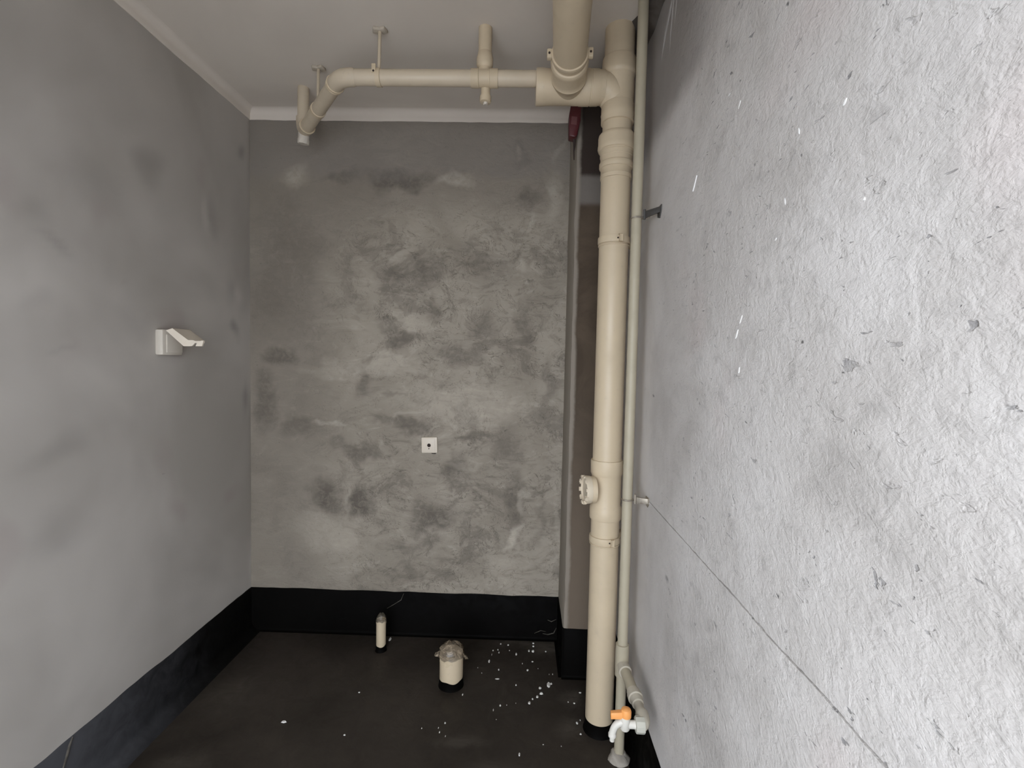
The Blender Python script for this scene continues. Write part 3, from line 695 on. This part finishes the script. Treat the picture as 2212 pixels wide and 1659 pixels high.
# ------------------------------------------------------------------ water riser
WX, WY, WR = .3495, 1.600, .0165
wp = thing('water_riser', 'slim grey-white water pipe standing beside the thick drain pipe', 'pipe', (WX, WY, 0))
vl('pipe', [(.0, WR), (.32, WR)], m_ppr, wp, WX, WY, 28)
vl('pipe', [(.38, WR), (ZC+.001, WR)], m_ppr, wp, WX, WY, 28)
wt = vl('tee_fitting', [(.290, WR), (.291, WR+.0050), (.318, WR+.0058), (.375, WR+.0058), (.398, WR+.0050), (.399, WR)], m_ppr, wp, WX, WY, 32)
ZB = .333
b0 = Vector((WX, WY, ZB)); b1 = Vector((.3625, 1.335, ZB-.006)); db = (b1-b0).normalized()
link('tee_outlet', B(lathe, b0, db, [(0, .018), (.030, .0205), (.044, .0215), (.048, .0210), (.0485, .0165)], 28), m_ppr_lt, wt)
ob = link('outlet_pipe', B(lathe, b0, db, [(.04, .0165), (.150, .0165)], 28), m_ppr, wp)
link('union', B(lathe, b0, db, [(.136, .0165), (.137, .0195), (.150, .0198), (.152, .0222), (.168, .0225), (.170, .0190), (.180, .0185), (.182, .0180), (.192, .0175), (.193, .013)], 28), m_ppr_lt, ob)
link('elbow', B(sweep, [b0+db*.185] + arc(b1-db*.045, b1+db*.004, b1+Vector((-.014, 0, -.004)), 10) + [b1+Vector((-.02, 0, -.005))], [.0130, .0145]+[.0185]*10+[.0185], 28), m_ppr_lt, ob)
bm = bmesh.new(); n, rows = 22, []
lathe(bm, (WX, WY, 0), V, [(-.001, .036), (.004, .034), (.012, .031), (.022, .024), (.027, .019), (.028, .0160)], 26)
for v in bm.verts:
    if v.co.z > .001:
        h = (v.co - Vector((WX, WY, v.co.z))); v.co += h*.35*noise.noise(v.co*60) + Vector((0, 0, .005*noise.noise(v.co*45)))
link('mortar_collar', bm, m_mortar, wp, sharp=60)

# tap screwed into the branch elbow
FX, FY, FZ = .306, 1.335, .322
tp = thing('water_tap', 'white plastic garden tap with an orange lever at the foot of the water pipe', 'tap', (FX, FY, FZ))
bm = bmesh.new(); lathe(bm, (.334, FY, FZ), (1, 0, 0), [(0, .0150), (.001, .0205), (.003, .0218), (.022, .0224), (.025, .0215), (.026, .0150)], 10); link('union_nut', bm, m_nut, tp, sharp=25)
link('inlet', B(lathe, (FX-.002, FY, FZ), (1, 0, 0), [(0, .0105), (.030, .0110), (.034, .012)], 24), m_tap, tp)
link('valve_body', B(lathe, (FX, FY, FZ-.017), V, [(0, .006), (.002, .011), (.006, .0135), (.034, .0135), (.040, .0125), (.041, .008)], 28), m_tap, tp)
link('spout', B(sweep, [(FX-.004, FY, FZ+.006), (FX-.012, FY, FZ+.005)] + arc((FX-.014, FY, FZ+.004), (FX-.030, FY, FZ-.002), (FX-.0335, FY, FZ-.024), 8) + [(FX-.0345, FY, FZ-.028)], [.0105, .0103]+[.0098]*9+[.0098], 24), m_tap, tp)
link('hose_nozzle', B(lathe, (FX-.0345, FY, FZ-.050), (0, 0, 1), [(0, .0055), (.001, .0068), (.012, .0074), (.014, .0080), (.0142, .0108), (.022, .0112), (.024, .0100)], 24), m_tap, tp)
bm = bmesh.new(); lathe(bm, (FX+.002, FY, FZ+.022), V, [(0, .0125), (.001, .0142), (.016, .0145), (.022, .0125), (.025, .007), (.0255, .001)], 28); lv = link('lever_hub', bm, m_orange, tp)
bm = bmesh.new(); prism(bm, [(FX+.002, FY-.008, FZ+.040), (FX-.018, FY-.0065, FZ+.037), (FX-.041, FY-.0065, FZ+.035), (FX-.041, FY-.0065, FZ+.017), (FX-.018, FY-.0065, FZ+.018), (FX+.002, FY-.008, FZ+.020)], (0, .013, 0), .0012); link('lever_flag', bm, m_orange, lv)

# brackets holding the water riser off the right wall
def bracket(label, z, mat, band, yw, plate_h):
    t = thing('pipe_bracket', label, 'pipe bracket', (XR, WY, z))
    link('loop', B(torus, (WX, WY, z-.004), V, WR+.0016, .0026, 32, 8), band, t)
    bm = bmesh.new(); sweep(bm, [(WX+WR, WY-.004, z-.004), (WX+WR+.010, WY-.010, z-.004), (XR-.018, WY-.016, z-.004)], .0024, 8); link('pin', bm, band, t)
    bm = bmesh.new(); prism(bm, [(WX+WR+.006, WY-.030, z-.010), (WX+WR+.006, WY-.030, z+.012), (XR+.001, yw, z+.013), (XR+.001, yw, z-.004)], (0, .010, 0), .001); link('arm', bm, mat, t)
    bm = bmesh.new(); prism(bm, [(XR, yw-.004, z+.016), (XR, yw+.035, z+.014), (XR, yw+.035, z-plate_h), (XR, yw+.010, z-plate_h*1.6), (XR, yw-.004, z-.002)], (-.003, 0, 0), .0005); link('wall_plate', bm, mat, t)
    bm = bmesh.new(); lathe(bm, (WX+WR+.004, WY-.020, z-.012), (0, 0, 1), [(0, .003), (.0, .0042), (.030, .0042), (.031, .003)], 10); link('bolt', bm, mat, t)
bracket('blackened iron bracket tying the slim water pipe to the upper right wall', 1.797, m_iron, m_steel, 1.520, .014)
bracket('pale metal bracket tying the slim water pipe to the lower right wall', .889, m_steel, m_steel, 1.545, .010)

# ------------------------------------------------------------------ pipe stubs in the floor
def crumpled(c, r, h, seed, skirt):
    bm = bmesh.new(); c = Vector(c); rnd = random.Random(seed); seg, rows = 22, []
    prof = [(-skirt, r*1.10), (-skirt*.5, r*1.06), (0, r*1.05), (h*.35, r*.98), (h*.7, r*.72), (h*.92, r*.38), (h, r*.08)]
    for t, rr in prof:
        ring = []
        for i in range(seg):
            a = 2*math.pi*i/seg; k = 1 + .10*rnd.uniform(-1, 1)*(1 if t >= 0 else .5)
            kk = max(rr*k, r*1.035) if t <= 0 else rr*k
            dz = rnd.uniform(-1, 1)*h*.16 if t != prof[0][0] else rnd.uniform(-1, .6)*skirt*.6
            ring.append(bm.verts.new(c + Vector((kk*math.cos(a), kk*math.sin(a), t+dz))))
        rows.append(ring)
    for A, C in zip(rows, rows[1:]):
        for i in range(seg):
            j = (i+1) % seg; bm.faces.new((A[i], A[j], C[j], C[i]))
    bm.faces.new(rows[-1])
    return bm
def stub(name, label, x, y, r, h, collar):
    t = thing(name, label, 'pipe stub', (x, y, 0))
    bm = bmesh.new(); lathe(bm, (x, y, 0), V, [(0, r), (h-.003, r), (h, r-.001), (h, r-.004), (h-.05, r-.004)], 40, cap=False); link('pipe', bm, m_pvc, t)
    bm = bmesh.new(); lathe(bm, (x, y, 0), V, [(0.0, r+.0045), (.005, r+.003), (.012, r+.0018), (collar, r+.0014), (collar+.001, r-.0005)], 40)
    for v in bm.verts:
        if v.co.z > collar-.002: v.co.z += .006*noise.noise(v.co*38)
    link('membrane_collar', bm, m_skirt, t)
    return t
BX, BYY = -.268, 1.948
s1 = stub('floor_drain_stub', 'wide cream pipe stub in the floor covered with crumpled cloudy film', BX, BYY, .0475, .140, .032)
link('film_cover', crumpled((BX, BYY, .140), .0475, .036, 4, .012), m_film, s1, sharp=60)
bm = bmesh.new()      # torn film tail lying over the rim
pts = []
for i in range(9):
    a = math.radians(-125 + i*9); pts.append((BX+.0495*math.sin(a+1.15), BYY-.0495*math.cos(a+1.15), .132+.004*math.sin(i*2.1)))
low = [(p[0]*1.0+(p[0]-BX)*.05, p[1]+(p[1]-BYY)*.05, p[2]-.020-.010*math.sin(math.pi*k/8)) for k, p in enumerate(pts)]
va = [bm.verts.new(p) for p in pts]; vb = [bm.verts.new(p) for p in low]
for k in range(8): bm.faces.new((va[k], va[k+1], vb[k+1], vb[k]))
link('film_tail', bm, plastic('yellowed_film', (.56, .455, .31), .3, .15), s1)
for sgn, lift in ((-1, .0), (1, -.006)):
    bm = bmesh.new(); a = [bm.verts.new(p) for p in ((BX+sgn*.046, BYY-.012, .150+lift), (BX+sgn*.064, BYY-.020, .142+lift), (BX+sgn*.070, BYY-.010, .122+lift), (BX+sgn*.056, BYY-.006, .118+lift), (BX+sgn*.048, BYY-.002, .130+lift))]
    bm.faces.new(a); link('film_flap', bm, m_film, s1, smooth=False)
s2 = stub('floor_drain_stub', 'narrow cream pipe stub near the back wall capped with smoky film', -.6215, 2.1665, .0215, .145, .026)
link('film_cover', crumpled((-.6215, 2.1665, .146), .0215, .026, 9, .006), m_film2, s2, sharp=60)
link('rim_tape', B(lathe, (-.6215, 2.1665, .126), V, [(0, .0216), (.0005, .0226), (.014, .0228), (.0145, .0216)], 32), m_pvc_fit, s2)

# ------------------------------------------------------------------ wall fittings
ox, oz = -.4365, .9245
w = thing('outlet_plate', 'small square ivory cable outlet plate with a round hole on the back wall', 'outlet plate', (ox, YB, oz))
tilt = Matrix.Rotation(-.035, 3, 'Y')
bm = bmesh.new(); box(bm, (ox-.0375, YB-.010, oz-.0375), (ox+.0375, YB+.004, oz+.0375), .004, tilt); link('frame', bm, m_plate, w)
bm = bmesh.new(); box(bm, (ox-.030, YB-.0125, oz-.031), (ox+.027, YB-.006, oz+.031), .0015, tilt); fp = link('face', bm, m_plate, w)
bm = bmesh.new(); lathe(bm, (ox-.001, YB-.0120, oz), (0, -1, 0), [(0, .0085), (.0009, .0085)], 24); link('cable_hole', bm, m_dark, fp)
bm = bmesh.new(); lathe(bm, (ox-.001, YB-.0105, oz), (0, -1, 0), [(0, .0080), (.0018, .0098), (.0028, .0098), (.0030, .0086)], 24, cap=False); link('hole_rim', bm, m_plate, fp)
bm = bmesh.new(); prism(bm, [(ox-.0035, YB-.0122, oz-.013), (ox+.0015, YB-.0122, oz-.0135), (ox, YB-.0122, oz-.019), (ox-.003, YB-.0122, oz-.018)], (0, -.0008, 0)); link('screw_slot', bm, m_dark, fp)
bm = bmesh.new(); prism(bm, [(ox+.005, YB-.003, oz-.036), (ox+.034, YB-.003, oz-.037), (ox+.028, YB-.003, oz-.0425), (ox+.012, YB-.003, oz-.0415)], (0, .004, 0)); link('box_gap', bm, m_dark, w)

h = thing('socket_box', 'white wall socket box with its splash cover hanging open on the left wall', 'socket', (XL, 1.77, 1.37))
XF = XL+.026
bm = bmesh.new(); box(bm, (XL-.003, 1.700, 1.324), (XF, 1.802, 1.415), .006); bx_ = link('back_box', bm, m_white_cap, h)
bm = bmesh.new(); box(bm, (XF-.003, 1.718, 1.333), (XF+.003, 1.797, 1.398), .002); link('socket_face', bm, m_white_cap, bx_)
prof = [(-1.286, 1.413), (-1.262, 1.421), (-1.205, 1.380), (-1.186, 1.380), (-1.180, 1.377), (-1.160, 1.377), (-1.158, 1.379), (-1.149, 1.379), (-1.155, 1.3585), (-1.178, 1.3585), (-1.174, 1.369), (-1.180, 1.370), (-1.189, 1.360), (-1.194, 1.3580), (-1.222, 1.3575)]
sq = lambda l: [(x*.981, 1.33+(z-1.33)*.981) for x, z in l]
def cover_side(y0, dy, pr):
    bm = bmesh.new(); prism(bm, [(x, y0, z) for x, z in sq(pr)], (0, dy, 0)); return bm
sc = link('splash_cover', cover_side(1.705, .006, prof), m_plate, h)
link('cover_side', cover_side(1.790, .006, prof[:3]+[(-1.206, 1.372), (-1.222, 1.370)]), m_plate, sc)
top = [(-1.286, 1.413), (-1.262, 1.421), (-1.205, 1.380), (-1.205, 1.376), (-1.262, 1.416), (-1.284, 1.409)]
bm = bmesh.new(); prism(bm, [(x, 1.7055, z) for x, z in sq(top)], (0, .088, 0)); link('cover_lid', bm, m_plate, sc)

rb = thing('alarm_box', 'small dark red box fixed high on the corner of the cement column', 'wall box', (.178, 2.0, 2.28))
poly = [(.158, 2.218), (.181, 2.213), (.190, 2.220), (.200, 2.275), (.202, 2.330), (.199, 2.352), (.172, 2.356), (.163, 2.346), (.156, 2.300)]
bm = bmesh.new(); prism(bm, [(x, 1.975, z) for x, z in poly], (0, .052, 0), .004); cs = link('case', bm, m_red, rb)
bm = bmesh.new(); prism(bm, [(.1640, 1.9755, 2.262), (.1860, 1.9755, 2.259), (.1875, 1.9755, 2.290), (.1655, 1.9755, 2.292)], (0, -.0012, 0)); link('label_plate', bm, m_redlab, cs)
bm = bmesh.new(); sweep(bm, [(.180, 2.0, 2.216), (.182, 2.004, 2.195), (.181, 2.010, 2.172), (.183, 2.014, 2.14)], [.006, .005, .003, .002], 10); link('cable', bm, m_dark, rb)

# ------------------------------------------------------------------ plaster crumbs on the floor
def flake(x, y, w, d):
    bm = bmesh.new(); n = random.choice((5, 6, 7)); a0 = random.uniform(0, 6)
    w = max(w, .003)*.5; d = max(d, .003)*.5; hh = min(.0045, .28*min(w, d)*2+.0006)
    poly = [(x+w*math.cos(a0+2*math.pi*i/n)*random.uniform(.75, 1.15), y+d*math.sin(a0+2*math.pi*i/n)*random.uniform(.75, 1.15), 0) for i in range(n)]
    A = [bm.verts.new(p) for p in poly]
    C = [bm.verts.new((x+(p[0]-x)*.7, y+(p[1]-y)*.7, hh*random.uniform(.7, 1.1))) for p in poly]
    bm.faces.new(list(reversed(A))); bm.faces.new(C)
    for i in range(n):
        j = (i+1) % n; bm.faces.new((A[i], A[j], C[j], C[i]))
    return bm
big = max(range(len(FLAKES)), key=lambda i: FLAKES[i][2]*FLAKES[i][3])
for i, (x, y, w_, d_) in enumerate(FLAKES):
    o = link('plaster_flake', flake(x, y, w_, d_), m_flake, origin=(x, y, 0), smooth=False)
    if i == big: lab = 'largest white plaster flake on the floor, near the column foot'
    elif x < -.9: lab = 'thin white plaster chip lying alone at the left of the dark floor'
    elif i == 0: lab = 'white plaster chip right beside the narrow pipe stub'
    elif x < -.15 and y < 1.75: lab = 'tiny white plaster crumb on the floor in front of the wide pipe stub'
    elif x > .17: lab = 'tiny white plaster crumb right at the foot of the thick drain pipe'
    elif y < 1.62: lab = 'white plaster crumb nearest the viewer on the dark floor'
    elif y > 2.06: lab = 'tiny white plaster crumb close to the black foot of the back wall'
    elif y < 1.93 and .0 < x and max(w_, d_) > .008: lab = 'white plaster crumb in the slanting row below the largest flake'
    else: lab = 'tiny white plaster crumb scattered between the wide pipe stub and the thick drain pipe'
    tag(o, lab, 'debris', 'plaster crumbs on the floor')
